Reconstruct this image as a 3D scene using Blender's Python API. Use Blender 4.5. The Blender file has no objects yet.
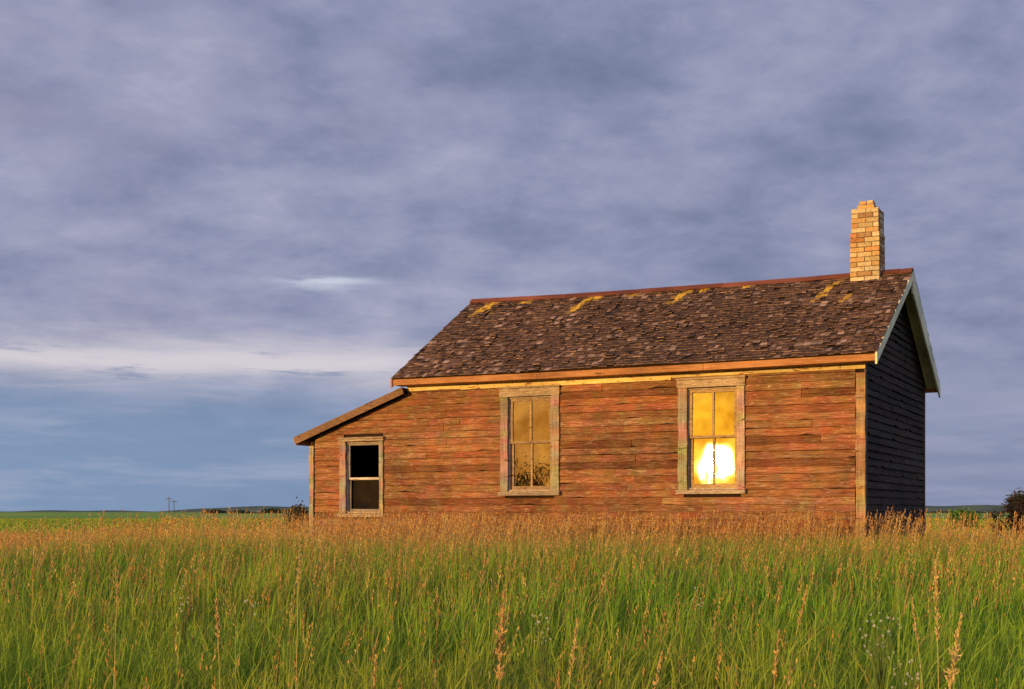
import bpy, math, random
import numpy as np
from mathutils import Vector, Matrix
random.seed(7); RNG = np.random.default_rng(11)
S = bpy.context.scene; COL = S.collection
S.view_settings.view_transform = 'Standard'; S.view_settings.look = 'None'; S.view_settings.exposure = 0
F = 1300.0; EYE = 1.5; G = 0.5
A = math.radians(27); HX, HY = 4.753, 17.58
SUN_EL = math.radians(4.5); SUN_AZ = math.radians(225.2)
SD = Vector((math.sin(SUN_AZ)*math.cos(SUN_EL), math.cos(SUN_AZ)*math.cos(SUN_EL), math.sin(SUN_EL)))
def L(r, g, b):
    f = lambda c: (c/255/12.92) if c/255 <= .04045 else ((c/255+.055)/1.055)**2.4
    return (f(r), f(g), f(b), 1)
# ---------------------------------------------------------------- node helpers
class NT:
    def __init__(s, nt):
        s.nt = nt; nt.nodes.clear()
    def n(s, t, **kw):
        o = s.nt.nodes.new(t)
        for k, v in kw.items(): setattr(o, k, v)
        return o
    def l(s, a, b): s.nt.links.new(a, b)
    def put(s, sock, v):
        if isinstance(v, bpy.types.NodeSocket): s.l(v, sock)
        else: sock.default_value = v
    def m(s, op, a, b=0.0, c=None, clamp=False):
        o = s.n('ShaderNodeMath', operation=op, use_clamp=clamp)
        s.put(o.inputs[0], a); s.put(o.inputs[1], b)
        if c is not None: s.put(o.inputs[2], c)
        return o.outputs[0]
    def smooth(s, v, a, b):
        o = s.n('ShaderNodeMapRange', interpolation_type='SMOOTHSTEP')
        s.put(o.inputs[0], v); o.inputs[1].default_value = a; o.inputs[2].default_value = b
        return o.outputs[0]
    def mix(s, f, a, b, mode='MIX'):
        o = s.n('ShaderNodeMix', data_type='RGBA', blend_type=mode)
        s.put(o.inputs[0], f); s.put(o.inputs[6], a); s.put(o.inputs[7], b)
        return o.outputs[2]
    def noise(s, vec, scale, detail=6, rough=.55, dist=0.0):
        o = s.n('ShaderNodeTexNoise')
        if vec is not None: s.l(vec, o.inputs['Vector'])
        o.inputs['Scale'].default_value = scale; o.inputs['Detail'].default_value = detail
        o.inputs['Roughness'].default_value = rough; o.inputs['Distortion'].default_value = dist
        return o.outputs[0]
    def ramp(s, f, stops):
        o = s.n('ShaderNodeValToRGB'); s.l(f, o.inputs[0]); e = o.color_ramp.elements
        e[0].position, e[0].color = stops[0]; e[1].position, e[1].color = stops[-1]
        for p, c in stops[1:-1]:
            k = e.new(p); k.color = c
        return o.outputs[0]
    def comb(s, x, y, z):
        o = s.n('ShaderNodeCombineXYZ'); s.put(o.inputs[0], x); s.put(o.inputs[1], y); s.put(o.inputs[2], z); return o.outputs[0]
    def mapping(s, vec, sc, loc=(0,0,0)):
        o = s.n('ShaderNodeMapping'); s.l(vec, o.inputs[0]); o.inputs['Scale'].default_value = sc; o.inputs['Location'].default_value = loc
        return o.outputs[0]
    def bump(s, h, strength, dist):
        o = s.n('ShaderNodeBump'); s.l(h, o.inputs['Height']); o.inputs['Strength'].default_value = strength; o.inputs['Distance'].default_value = dist
        return o.outputs[0]
# ---------------------------------------------------------------- world
W = bpy.data.worlds.new("World"); S.world = W; W.use_nodes = True
w = NT(W.node_tree)
tc = w.n('ShaderNodeTexCoord'); sp = w.n('ShaderNodeSeparateXYZ'); w.l(tc.outputs['Generated'], sp.inputs[0])
DIR = tc.outputs['Generated']
X, Y, Z = sp.outputs
zc = w.m('MAXIMUM', Z, 0.0)
den = w.m('ADD', zc, 0.18)
pv = w.comb(w.m('DIVIDE', X, den), w.m('DIVIDE', Y, den), 0.0)
n1 = w.noise(w.mapping(DIR, (2.4, 2.4, 5.2), (4.2, 1.7, 2)), 1.0, 5, .5, .15)
n2 = w.noise(w.mapping(DIR, (8.5, 8.5, 17), (1.2, 3.7, 2)), 1.0, 9, .60, .2)
n3 = w.noise(w.mapping(pv, (1.3, 1.3, 1), (1, 9, 4)), 2.9, 9, .60, .12)
cl = w.m('ADD', w.m('MULTIPLY', n1, .34), w.m('ADD', w.m('MULTIPLY', n2, .34), w.m('MULTIPLY', n3, .32)))
ccol = w.ramp(cl, [(.37, L(112, 122, 152)), (.435, L(126, 134, 165)), (.49, L(141, 147, 177)), (.55, L(157, 160, 187)), (.64, L(182, 181, 203))])
pk = w.noise(w.mapping(DIR, (3, 3, 6), (7, 2, 5)), 1.2, 6, .6, .2)
ccol = w.mix(w.m('MULTIPLY', w.smooth(pk, .48, .68), .28), ccol, L(169, 159, 183))
az = w.m('ARCTAN2', X, Y)
rightness = w.smooth(az, -.35, .4)
low = w.mix(rightness, L(121, 148, 182), L(130, 142, 173))
lowm = w.m('MULTIPLY', w.m('SUBTRACT', 1.0, w.smooth(Z, .045, .15)), .84)
ns = w.noise(w.mapping(DIR, (3, 3, 24)), 1.6, 8, .60, .2)
lowc = w.mix(w.smooth(ns, .42, .64), low, w.mix(rightness, L(152, 168, 196), L(150, 156, 184)))
sky = w.mix(lowm, ccol, lowc)
# pale cloud band on the left
nb = w.noise(w.mapping(DIR, (6, 6, 40), (3, 1, 0)), 1.3, 7, .6, .5)
nb2 = w.noise(w.mapping(DIR, (6, 6, 46), (2, 5, 0)), 1.7, 9, .68, .2)
dz = w.m('DIVIDE', w.m('SUBTRACT', w.m('SUBTRACT', Z, .112), w.m('MULTIPLY', w.m('SUBTRACT', nb, .5), .035)), .0155)
band = w.m('EXPONENT', w.m('MULTIPLY', w.m('MULTIPLY', dz, dz), -1.0))
bandm = w.m('MULTIPLY', w.m('MULTIPLY', band, w.m('SUBTRACT', 1.0, w.smooth(az, -.12, .03))), w.smooth(nb2, .28, .48))
sky = w.mix(w.m('MULTIPLY', bandm, .95), sky, L(213, 206, 214))
dz2 = w.m('DIVIDE', w.m('SUBTRACT', w.m('SUBTRACT', Z, .171), w.m('MULTIPLY', w.m('SUBTRACT', nb2, .5), .02)), .0045)
da2 = w.m('DIVIDE', w.m('ADD', az, .14), .035)
wisp = w.m('EXPONENT', w.m('MULTIPLY', w.m('ADD', w.m('MULTIPLY', dz2, dz2), w.m('MULTIPLY', da2, da2)), -1.0))
sky = w.mix(w.m('MULTIPLY', wisp, w.smooth(nb2, .38, .54)), sky, L(198, 204, 221))
# unseen sky brightened towards the zenith, added fill light for grass and gable
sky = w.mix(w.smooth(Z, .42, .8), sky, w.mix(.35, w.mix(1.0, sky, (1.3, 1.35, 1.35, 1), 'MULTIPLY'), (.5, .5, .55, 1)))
# warm afterglow around the sun, behind the photographer
vm = w.n('ShaderNodeVectorMath', operation='DOT_PRODUCT'); w.l(DIR, vm.inputs[0]); vm.inputs[1].default_value = SD
od = w.m('SUBTRACT', vm.outputs['Value'], 1.0)
halo = w.m('EXPONENT', w.m('MULTIPLY', od, 14.0)); core = w.m('EXPONENT', w.m('MULTIPLY', od, 420.0))
streak = w.smooth(w.noise(w.mapping(DIR, (10, 10, 40), (5, 5, 1)), 1.2, 4, .5, .3), .34, .66)
g1 = w.mix(1.0, w.mix(halo, (0, 0, 0, 1), w.mix(streak, (1.5, .58, .05, 1), (2.0, .88, .09, 1))), w.mix(core, (0, 0, 0, 1), (2.2, 1.25, .0, 1)), 'ADD')
g1 = w.mix(1.0, g1, w.mix(w.smooth(Z, -.01, .012), (.12, .12, .12, 1), (1, 1, 1, 1)), 'MULTIPLY')
skyk = w.mix(halo, sky, (.02, .015, .01, 1))
nish = w.n('ShaderNodeTexSky', sky_type='NISHITA'); nish.sun_disc = False; nish.sun_elevation = SUN_EL; nish.sun_rotation = SUN_AZ
nsk = w.mix(1.0, nish.outputs[0], (.003, .003, .003, 1), 'MULTIPLY')
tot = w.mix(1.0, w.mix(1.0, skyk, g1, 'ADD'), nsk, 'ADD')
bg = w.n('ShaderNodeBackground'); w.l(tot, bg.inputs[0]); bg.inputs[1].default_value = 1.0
wo = w.n('ShaderNodeOutputWorld'); w.l(bg.outputs[0], wo.inputs[0])
sl = bpy.data.lights.new('sun', 'SUN'); sl.energy = 4.4; sl.angle = math.radians(.8); sl.color = (1, .59, .19)
so = bpy.data.objects.new('sun', sl); COL.objects.link(so); so.rotation_mode = 'QUATERNION'; so.rotation_quaternion = (-SD).to_track_quat('-Z', 'Y'); so.location = SD*30
# ---------------------------------------------------------------- camera
cam = bpy.data.cameras.new('camera'); cam.sensor_width = 36; cam.lens = F/1024*36; cam.shift_y = (512-344.5)/1024; cam.clip_end = 20000
co = bpy.data.objects.new('camera', cam); COL.objects.link(co); co.location = (0, 0, EYE); co.rotation_euler = (math.pi/2, 0, 0); S.camera = co
# ---------------------------------------------------------------- materials
def newmat(name):
    m = bpy.data.materials.new(name); m.use_nodes = True; t = NT(m.node_tree); return m, t
def finish(t, col, rough=.85, normal=None, spec=.2):
    b = t.n('ShaderNodeBsdfPrincipled'); t.put(b.inputs['Base Color'], col); t.put(b.inputs['Roughness'], rough); b.inputs['Specular IOR Level'].default_value = spec
    if normal: t.l(normal, b.inputs['Normal'])
    o = t.n('ShaderNodeOutputMaterial'); t.l(b.outputs[0], o.inputs[0]); return b
def wood(name, stops, grain=(1.5, 1.5, 55), patch=None, bump=.004, wear=None):
    m, t = newmat(name); c = t.n('ShaderNodeTexCoord').outputs['Object']
    g = t.noise(t.mapping(c, grain), 1.6, 8, .65, .3)
    col = t.ramp(g, stops)
    big = t.noise(c, .9, 4, .6, .5)
    col = t.mix(1.0, col, t.ramp(big, [(.33, (.68, .64, .62, 1)), (.62, (1.2, 1.15, 1.1, 1))]), 'MULTIPLY')
    if patch:
        pn = t.noise(t.mapping(c, (2.0, 2.0, 9)), 2.2, 6, .7, .6)
        col = t.mix(t.smooth(pn, patch[1], patch[1]+.09), col, patch[0])
    if wear:   # pale bare streaks and dark cracks at two scales
        wn = t.noise(t.mapping(c, (4, 4, 30)), 1.7, 8, .75, .8)
        col = t.mix(t.m('MULTIPLY', t.smooth(wn, .50, .66), wear[2]), col, wear[0])
        wk = t.noise(t.mapping(c, (3.5, 3.5, 80), (4, 2, 7)), 1.9, 6, .7, .3)
        col = t.mix(t.m('MULTIPLY', t.smooth(wk, .57, .68), .55), col, wear[1])
    at = t.n('ShaderNodeVertexColor'); at.layer_name = 'Col'
    col = t.mix(1.0, col, at.outputs[0], 'MULTIPLY')
    finish(t, col, .88, t.bump(g, .9, bump)); return m
M = {}
M['siding'] = wood('weathered_red_brown_siding', [(.3, (.088, .037, .019, 1)), (.45, (.20, .087, .040, 1)), (.58, (.33, .153, .072, 1)), (.72, (.49, .29, .165, 1))], patch=((.42, .285, .20, 1), .60), bump=.008, wear=((.52, .35, .235, 1), (.065, .031, .018, 1), .78))
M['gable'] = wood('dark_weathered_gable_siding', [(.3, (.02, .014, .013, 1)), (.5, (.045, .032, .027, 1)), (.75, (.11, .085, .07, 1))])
TR = [(.3, (.20, .15, .11, 1)), (.5, (.42, .35, .28, 1)), (.75, (.66, .60, .52, 1))]
M['trim'] = wood('bare_weathered_trim', TR, grain=(7, 7, 60), patch=((.15, .09, .055, 1), .57), bump=.006, wear=((.70, .66, .60, 1), (.10, .06, .04, 1), .7))
M['trimv'] = wood('bare_weathered_upright_trim', TR, grain=(50, 50, 1.5), patch=((.15, .09, .055, 1), .57), bump=.006, wear=((.70, .66, .60, 1), (.10, .06, .04, 1), .6))
M['fascia'] = wood('orange_brown_fascia', [(.3, (.26, .11, .05, 1)), (.5, (.46, .22, .09, 1)), (.75, (.62, .35, .16, 1))], patch=((.17, .07, .03, 1), .60), wear=((.6, .42, .26, 1), (.10, .04, .02, 1), .5))
M['frieze'] = wood('flaking_cream_frieze', [(.3, (.6, .42, .16, 1)), (.5, (.85, .68, .30, 1)), (.75, (.88, .80, .5, 1))], patch=((.30, .13, .06, 1), .53), wear=((.85, .72, .4, 1), (.14, .06, .03, 1), .4))
M['white'] = wood('old_cream_paint', [(.3, (.84, .86, .56, 1)), (.5, (.92, .94, .66, 1)), (.75, (.93, .94, .76, 1))], patch=((.55, .52, .38, 1), .78))
M['sashwhite'] = wood('faded_white_sash', [(.3, (.28, .26, .24, 1)), (.75, (.62, .60, .58, 1))], patch=((.18, .13, .09, 1), .56))
M['dark'] = wood('dark_sheathing', [(.3, (.01, .006, .004, 1)), (.75, (.05, .025, .015, 1))])
M['inside'] = wood('old_interior_plaster', [(.3, (.10, .07, .04, 1)), (.75, (.42, .30, .17, 1))], grain=(1, 1, 1))
M['ridge'] = wood('rusty_red_ridge_cap', [(.3, (.12, .04, .03, 1)), (.75, (.32, .12, .085, 1))])
M['stone'] = wood('grey_foundation', [(.3, (.12, .10, .09, 1)), (.75, (.3, .27, .24, 1))], grain=(4, 4, 4))
def shingle_mat():
    m, t = newmat('weathered_cedar_shingles'); c = t.n('ShaderNodeTexCoord').outputs['Object']
    at = t.n('ShaderNodeVertexColor'); at.layer_name = 'Col'
    g = t.noise(t.mapping(c, (60, 6, 6)), 1.5, 6, .65)
    col = t.mix(1.0, at.outputs[0], t.ramp(g, [(.3, (.42, .40, .40, 1)), (.7, (1.5, 1.42, 1.38, 1))]), 'MULTIPLY')
    finish(t, col, .9, t.bump(g, .8, .005)); return m
M['shingle'] = shingle_mat()
def brick_mat():
    m, t = newmat('old_chimney_brick'); c = t.n('ShaderNodeTexCoord').outputs['Object']
    at = t.n('ShaderNodeVertexColor'); at.layer_name = 'Col'
    g = t.noise(c, 28, 6, .65)
    col = t.mix(1.0, at.outputs[0], t.ramp(g, [(.3, (.6, .55, .5, 1)), (.65, (1.15, 1.15, 1.15, 1))]), 'MULTIPLY')
    finish(t, col, .9, t.bump(g, .8, .006)); return m
M['brick'] = brick_mat()
def glass_mat(name, refl, tint, wav):
    m, t = newmat(name); c = t.n('ShaderNodeTexCoord').outputs['Object']
    nz = t.noise(t.mapping(c, (2.3, 1, 1.9)), 1.0, 1.5, .4, .3)
    bp = t.bump(nz, 1.0, wav)
    gl = t.n('ShaderNodeBsdfGlossy'); gl.inputs['Roughness'].default_value = .011; t.l(bp, gl.inputs['Normal'])
    dirt = t.noise(t.mapping(c, (2.0, 1, 1.8), (3, 0, 1.5)), 1.5, 3, .5, .3)
    t.l(t.ramp(dirt, [(.32, (.62, .48, .28, 1)), (.62, (1, .96, .80, 1))]), gl.inputs[0])
    tr = t.n('ShaderNodeBsdfTransparent'); tr.inputs[0].default_value = tint
    mx = t.n('ShaderNodeMixShader'); mx.inputs[0].default_value = refl; t.l(tr.outputs[0], mx.inputs[1]); t.l(gl.outputs[0], mx.inputs[2])
    o = t.n('ShaderNodeOutputMaterial'); t.l(mx.outputs[0], o.inputs[0]); return m
M['glass'] = glass_mat('old_wavy_glass', .34, (.62, .50, .32, 1), .0034)
M['dullglass'] = glass_mat('dusty_dark_glass', .035, (.25, .25, .27, 1), .004)
def leafmat(name, trans=.3, rough=.6):
    m, t = newmat(name)
    at = t.n('ShaderNodeVertexColor'); at.layer_name = 'Col'
    d = t.n('ShaderNodeBsdfPrincipled'); t.l(at.outputs[0], d.inputs['Base Color']); d.inputs['Roughness'].default_value = rough; d.inputs['Specular IOR Level'].default_value = .15
    tl = t.n('ShaderNodeBsdfTranslucent'); t.l(at.outputs[0], tl.inputs[0])
    mx = t.n('ShaderNodeMixShader'); mx.inputs[0].default_value = trans; t.l(d.outputs[0], mx.inputs[1]); t.l(tl.outputs[0], mx.inputs[2])
    o = t.n('ShaderNodeOutputMaterial'); t.l(mx.outputs[0], o.inputs[0]); return m
M['leaf'] = leafmat('grass_leaf', .4); M['seed'] = leafmat('dry_seed_heads', .3); M['foliage'] = leafmat('shrub_leaves', .2); M['thin_leaf'] = leafmat('thin_backlit_leaves', .6)
def ground_mat():
    m, t = newmat('prairie_ground'); g = t.n('ShaderNodeNewGeometry').outputs['Position']
    s = t.n('ShaderNodeSeparateXYZ'); t.l(g, s.inputs[0])
    n = t.noise(g, .8, 8, .6); nl = t.noise(t.mapping(g, (.012, .03, 1)), 1.0, 5, .6)
    near = t.ramp(n, [(.35, (.03, .045, .012, 1)), (.65, (.08, .09, .03, 1))])
    far = t.ramp(nl, [(.38, (.15, .30, .03, 1)), (.52, (.21, .37, .04, 1)), (.66, (.40, .38, .09, 1))])
    col = t.mix(t.smooth(s.outputs[1], 32, 55), near, far)
    finish(t, col, .95, t.bump(n, .6, .05)); return m
M['ground'] = ground_mat()
def flat(name, stops, sc):
    m, t = newmat(name); g = t.n('ShaderNodeNewGeometry').outputs['Position']
    finish(t, t.ramp(t.noise(g, sc, 5, .6), stops), .95); return m
M['hill'] = flat('far_hill_haze', [(.35, (.06, .10, .08, 1)), (.65, (.13, .17, .11, 1))], .01)
M['pole'] = flat('grey_pole_wood', [(.35, (.06, .05, .04, 1)), (.65, (.16, .13, .10, 1))], 3)
# ---------------------------------------------------------------- mesh builder
class MB:
    def __init__(s): s.v = []; s.f = []; s.c = []
    def face(s, pts, col=(1, 1, 1)):
        b = len(s.v); s.v += [tuple(p) for p in pts]; s.f.append(tuple(range(b, b+len(pts))))
        s.c += ([tuple(col)+(1,)]*len(pts) if not isinstance(col, list) else [tuple(q)+(1,) for q in col])
    def hexa(s, p, col=(1, 1, 1), low=None):
        cl = [tuple(x*(low or 1) for x in col)]*4 + [tuple(col)]*4
        for q in ((0, 3, 2, 1), (4, 5, 6, 7), (0, 1, 5, 4), (1, 2, 6, 5), (2, 3, 7, 6), (3, 0, 4, 7)):
            s.face([p[i] for i in q], [cl[i] for i in q])
    def box(s, x0, x1, y0, y1, z0, z1, col=(1, 1, 1), jit=0):
        j = lambda: random.uniform(-jit, jit) if jit else 0
        s.hexa([(x+j(), y+j(), z+j()) for z in (z0, z1) for x, y in ((x0, y0), (x1, y0), (x1, y1), (x0, y1))], col)
    def tube(s, pts, rads, n=6, col=(1, 1, 1)):
        rings = []
        for i, p in enumerate(pts):
            p = Vector(p); d = (Vector(pts[min(i+1, len(pts)-1)])-Vector(pts[max(i-1, 0)])).normalized()
            a = d.orthogonal().normalized(); b = d.cross(a)
            rings.append([p+(a*math.cos(k*2*math.pi/n)+b*math.sin(k*2*math.pi/n))*rads[i] for k in range(n)])
        for r0, r1 in zip(rings, rings[1:]):
            for k in range(n): s.face([r0[k], r0[(k+1) % n], r1[(k+1) % n], r1[k]], col)
    def build(s, name, mat, parent=None):
        me = bpy.data.meshes.new(name); me.from_pydata(s.v, [], s.f); me.update()
        ca = me.color_attributes.new('Col', 'FLOAT_COLOR', 'POINT'); ca.data.foreach_set('color', np.array(s.c, dtype=np.float32).ravel())
        me.materials.append(M[mat]); o = bpy.data.objects.new(name, me); COL.objects.link(o)
        if parent: o.parent = parent
        return o
def tag(o, label=None, cat=None, group=None, kind=None):
    if label: o['label'] = label
    if cat: o['category'] = cat
    if group: o['group'] = group
    if kind: o['kind'] = kind
    return o
def empty(name, loc, rz=0):
    o = bpy.data.objects.new(name, None); o.empty_display_size = .2; COL.objects.link(o); o.location = loc; o.rotation_euler = (0, 0, rz); return o
R = random.uniform
# ---------------------------------------------------------------- terrain
def sst(v, a, b):
    t = np.clip((v-a)/(b-a), 0, 1); return t*t*(3-2*t)
def H(x, y):
    x = np.asarray(x, float); y = np.asarray(y, float)
    z = G*sst(y, 2.5, 14) + .45*sst(y, 60, 260)
    z = z + .03*np.sin(x*.9+1.3)*np.sin(y*.7)*sst(y, 0, 4) + .02*np.sin(x*2.1+y*1.7)
    return z
def axis(lim0, lim1, d0, gr):
    out = [0.0]; d = d0
    while out[-1] < lim1: out.append(out[-1]+d); d *= gr
    neg = [0.0]; d = d0
    while neg[-1] > lim0: neg.append(neg[-1]-d); d *= gr
    return np.array(sorted(set(neg+out)))
xs = axis(-3500, 3500, .5, 1.05); ys = axis(-300, 6000, .5, 1.045)
gx, gy = np.meshgrid(xs, ys); gz = H(gx, gy)
me = bpy.data.meshes.new('ground'); nx, ny = len(xs), len(ys)
fv = [(j*nx+i, j*nx+i+1, (j+1)*nx+i+1, (j+1)*nx+i) for j in range(ny-1) for i in range(nx-1)]
me.from_pydata(np.stack([gx, gy, gz], -1).reshape(-1, 3).tolist(), [], fv); me.materials.append(M['ground'])
for p in me.polygons: p.use_smooth = True
ground = bpy.data.objects.new('ground', me); COL.objects.link(ground); ground['kind'] = 'structure'
mb = MB(); D = 2600; prev = None
for k in range(0, 261):
    pxx = -300+k*6.2; x = (pxx-512)/F*D
    hp = 1.2+.5*math.sin(pxx*.031)+.4*math.sin(pxx*.083)
    hp += 4.2*float(sst(pxx, 120, 230)) * (1-float(sst(pxx, 330, 620))) + 6.0*float(sst(pxx, 800, 950))
    z = EYE+hp*D/F
    if prev: mb.face([(prev[0], D, -2), (x, D, -2), (x, D+150, z), (prev[0], D+150, prev[1])]); mb.face([(prev[0], D+150, prev[1]), (x, D+150, z), (x, D+900, -2), (prev[0], D+900, -2)])
    prev = (x, z)
hl = mb.build('hills', 'hill'); hl['kind'] = 'structure'
# ================================================================ HOUSE
house = empty('farmhouse', (HX, HY, G), -A)
tag(house, 'weathered wooden prairie farmhouse with shingled roof, low side lean-to and sun glinting in a window', 'house')
MAINL, LEANL, DEP, LDEP = -7.2, -9.08, 4.70, 4.0
RX0, RX1 = -7.30, .22
def ridge_z(x): return 4.63+.085*(RX1-x)/(RX1-RX0)-.03*math.sin(math.pi*(RX1-x)/(RX1-RX0))+.008*math.sin(x*2.3)
def roof_pt(x, v, side, off=0.0):
    zr = ridge_z(x); ze = 3.12+.008*math.sin(x*1.7+1); yr = DEP/2
    ye = -.3 if side == 0 else DEP+.16
    y = ye+(yr-ye)*v; z = ze+(zr-ze)*v-.022*math.sin(math.pi*v)*math.sin(math.pi*(RX1-x)/(RX1-RX0))
    nrm = Vector((0, -(zr-ze)*(1 if side == 0 else -1), abs(yr-ye))).normalized()
    return Vector((x, y, z))+nrm*off
front = lambda s, o, z: (s, -o, z)
gable = lambda s, o, z: (o, s, z)
back = lambda s, o, z: (s, DEP+o, z)
leftw = lambda s, o, z: (LEANL-o, s, z)
upperleft = lambda s, o, z: (MAINL-o, s, z)
def clap(mb, mp, z0, z1, lim, holes=(), tonef=None, step=.106, ragged=1.0, var=1.0):
    z = z0
    while z < z1-.03:
        gap = R(.001, .008)*ragged; zb, zt = z+gap, min(z+step+.002, z1)
        a0, a1 = lim(zb); b0, b1 = lim(zt)
        if a1-a0 < .05: z += step; continue
        iv = [(a0, a1, b0, b1)]
        for (h0, h1, hz0, hz1) in holes:
            if zt > hz0 and zb < hz1:
                new = []
                for (p0, p1, q0, q1) in iv:
                    if h1 <= p0 or h0 >= p1: new.append((p0, p1, q0, q1)); continue
                    if h0 > p0: new.append((p0, h0, q0, h0))
                    if h1 < p1: new.append((h1, p1, h1, q1))
                iv = new
        for (p0, p1, q0, q1) in iv:
            s, t = p0, q0
            while s < p1-.001:
                e = s+R(.6, 3.4)
                if p1-e < .4: e = p1; te = q1
                else: te = e
                g = R(.001, .004)
                r = random.random()
                b = 1+(R(.80, 1.14)-1)*var
                if r < .06: c = (b*.68, b*.64, b*.62)
                elif r < .24: c = (b*1.12, b*1.24, b*1.36)
                elif r < .36: c = (b*1.03, b*.92, b*.88)
                else: c = (b, b, b)
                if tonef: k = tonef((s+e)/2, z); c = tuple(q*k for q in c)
                ob = .028+R(-.006, .010); ot = .012+R(-.003, .003); d0, d1 = R(-.003, .003)*ragged, R(-.003, .003)*ragged
                nseg = max(1, int((e-s)/.13)); last = None
                for i in range(nseg+1):
                    u = i/nseg; ss = s+g+(e-s-2*g)*u; tt = t+g+(te-t-2*g)*u
                    chip = R(-.002, .0025)+(R(.006, .022) if random.random() < .05 else 0)
                    zz = zb+d0*(1-u)+d1*u+chip*ragged; oo = ob+R(-.004, .005)
                    cc = tuple(q*R(.82, 1.14) for q in c); cur = (ss, tt, zz, oo, cc)
                    if last:
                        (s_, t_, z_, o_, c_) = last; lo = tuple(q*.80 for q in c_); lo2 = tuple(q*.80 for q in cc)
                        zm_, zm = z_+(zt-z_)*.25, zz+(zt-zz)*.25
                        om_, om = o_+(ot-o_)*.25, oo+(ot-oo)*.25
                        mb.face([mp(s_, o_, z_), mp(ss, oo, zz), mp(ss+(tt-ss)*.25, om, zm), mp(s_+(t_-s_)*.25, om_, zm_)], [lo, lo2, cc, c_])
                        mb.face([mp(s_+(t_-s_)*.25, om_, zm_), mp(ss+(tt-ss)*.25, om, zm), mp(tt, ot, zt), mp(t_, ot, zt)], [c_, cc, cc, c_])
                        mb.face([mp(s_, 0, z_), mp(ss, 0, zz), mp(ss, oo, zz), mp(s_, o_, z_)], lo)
                    if i in (0, nseg): mb.face([mp(ss, 0, zz), mp(ss, oo, zz), mp(tt, ot, zt), mp(tt, 0, zt)], cc)
                    last = cur
                s = e; t = te
        z += step
OP = [(-5.386, -4.654, 1.336, 2.756), (-2.491, -1.750, 1.342, 2.77), (-8.379, -7.72, 1.00, 2.14)]
CUT = [(a-.05, b+.05, c-.05, d+.05) for a, b, c, d in OP]
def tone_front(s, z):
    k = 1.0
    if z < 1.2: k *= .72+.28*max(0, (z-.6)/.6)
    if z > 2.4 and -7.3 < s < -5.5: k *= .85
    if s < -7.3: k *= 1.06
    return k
def lean_z(x): return 2.98+(x-MAINL)*.352
def lim_front(z):
    if z > 2.86: return (-7.2, -.105)
    return (max(LEANL+.07, MAINL+(z+.1-2.98)/.352), -.105)
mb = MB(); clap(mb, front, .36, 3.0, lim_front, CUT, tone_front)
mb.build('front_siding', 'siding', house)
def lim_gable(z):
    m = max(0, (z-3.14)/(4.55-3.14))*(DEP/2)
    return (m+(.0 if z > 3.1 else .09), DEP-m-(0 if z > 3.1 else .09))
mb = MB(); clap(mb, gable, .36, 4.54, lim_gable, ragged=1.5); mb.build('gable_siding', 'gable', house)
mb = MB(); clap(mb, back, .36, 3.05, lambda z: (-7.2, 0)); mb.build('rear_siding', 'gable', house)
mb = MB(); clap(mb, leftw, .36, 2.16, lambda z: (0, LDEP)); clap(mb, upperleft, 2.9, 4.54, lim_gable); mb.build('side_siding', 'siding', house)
def wall_grid(mb, x0, x1, z0, z1f, y0, y1, ops):
    xsn = sorted({x0, x1}|{o[0] for o in ops}|{o[1] for o in ops})
    for a, b in zip(xsn, xsn[1:]):
        zz = sorted({z0}|{q for o in ops for q in o[2:4] if o[0] <= a and o[1] >= b})
        for i, z in enumerate(zz):
            if any(o[0] <= a and o[1] >= b and abs(z-o[2]) < 1e-6 for o in ops): continue
            if i+1 < len(zz): ta = tb = zz[i+1]
            else: ta, tb = z1f(a), z1f(b)
            mb.hexa([(a, y0, z), (b, y0, z), (b, y1, z), (a, y1, z), (a, y0, ta), (b, y0, tb), (b, y1, tb), (a, y1, ta)])
mb = MB()
wall_grid(mb, MAINL, 0, .3, lambda x: 3.12, .002, .09, OP[:2])
wall_grid(mb, LEANL, MAINL, .3, lambda x: lean_z(x)-.09, .002, .09, OP[2:])
mb.box(-.09, -.002, .09, DEP-.002, .3, 3.12)
mb.hexa([(-.09, .05, 3.12), (-.002, .05, 3.12), (-.002, DEP-.05, 3.12), (-.09, DEP-.05, 3.12), (-.09, DEP/2-.03, 4.5), (-.002, DEP/2-.03, 4.5), (-.002, DEP/2+.03, 4.5), (-.09, DEP/2+.03, 4.5)])
mb.box(MAINL, -.09, DEP-.09, DEP-.002, .3, 3.12)
mb.box(MAINL+.002, MAINL+.09, .09, DEP-.09, .3, 3.12)
mb.hexa([(MAINL+.002, .05, 3.12), (MAINL+.09, .05, 3.12), (MAINL+.09, DEP-.05, 3.12), (MAINL+.002, DEP-.05, 3.12), (MAINL+.002, DEP/2-.03, 4.5), (MAINL+.09, DEP/2-.03, 4.5), (MAINL+.09, DEP/2+.03, 4.5), (MAINL+.002, DEP/2+.03, 4.5)])
mb.box(LEANL+.002, LEANL+.09, .09, LDEP, .3, 2.2); mb.box(LEANL+.09, MAINL, LDEP-.09, LDEP-.002, .3, 2.3)
mb.build('wall', 'dark', house)
mb = MB(); mb.box(MAINL+.1, -.1, DEP-.12, DEP-.095, .5, 3.0); mb.box(-.125, -.095, .1, DEP-.13, .5, 3.0); mb.box(MAINL+.095, MAINL+.12, .1, DEP-.13, .5, 3.0)
mb.box(MAINL+.13, -.13, .1, DEP-.13, 3.02, 3.05); mb.build('interior_lining', 'inside', house)
mb = MB(); mb.box(LEANL+.1, -.1, .1, LDEP-.1, .42, .46, (.4, .4, .4)); mb.build('floor', 'inside', house)
mb = MB(); mb.box(-7.18, -.02, .02, DEP-.02, -.3, .298); mb.box(LEANL+.03, -7.182, .02, LDEP-.02, -.3, .297); mb.build('foundation', 'stone', house)
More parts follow.
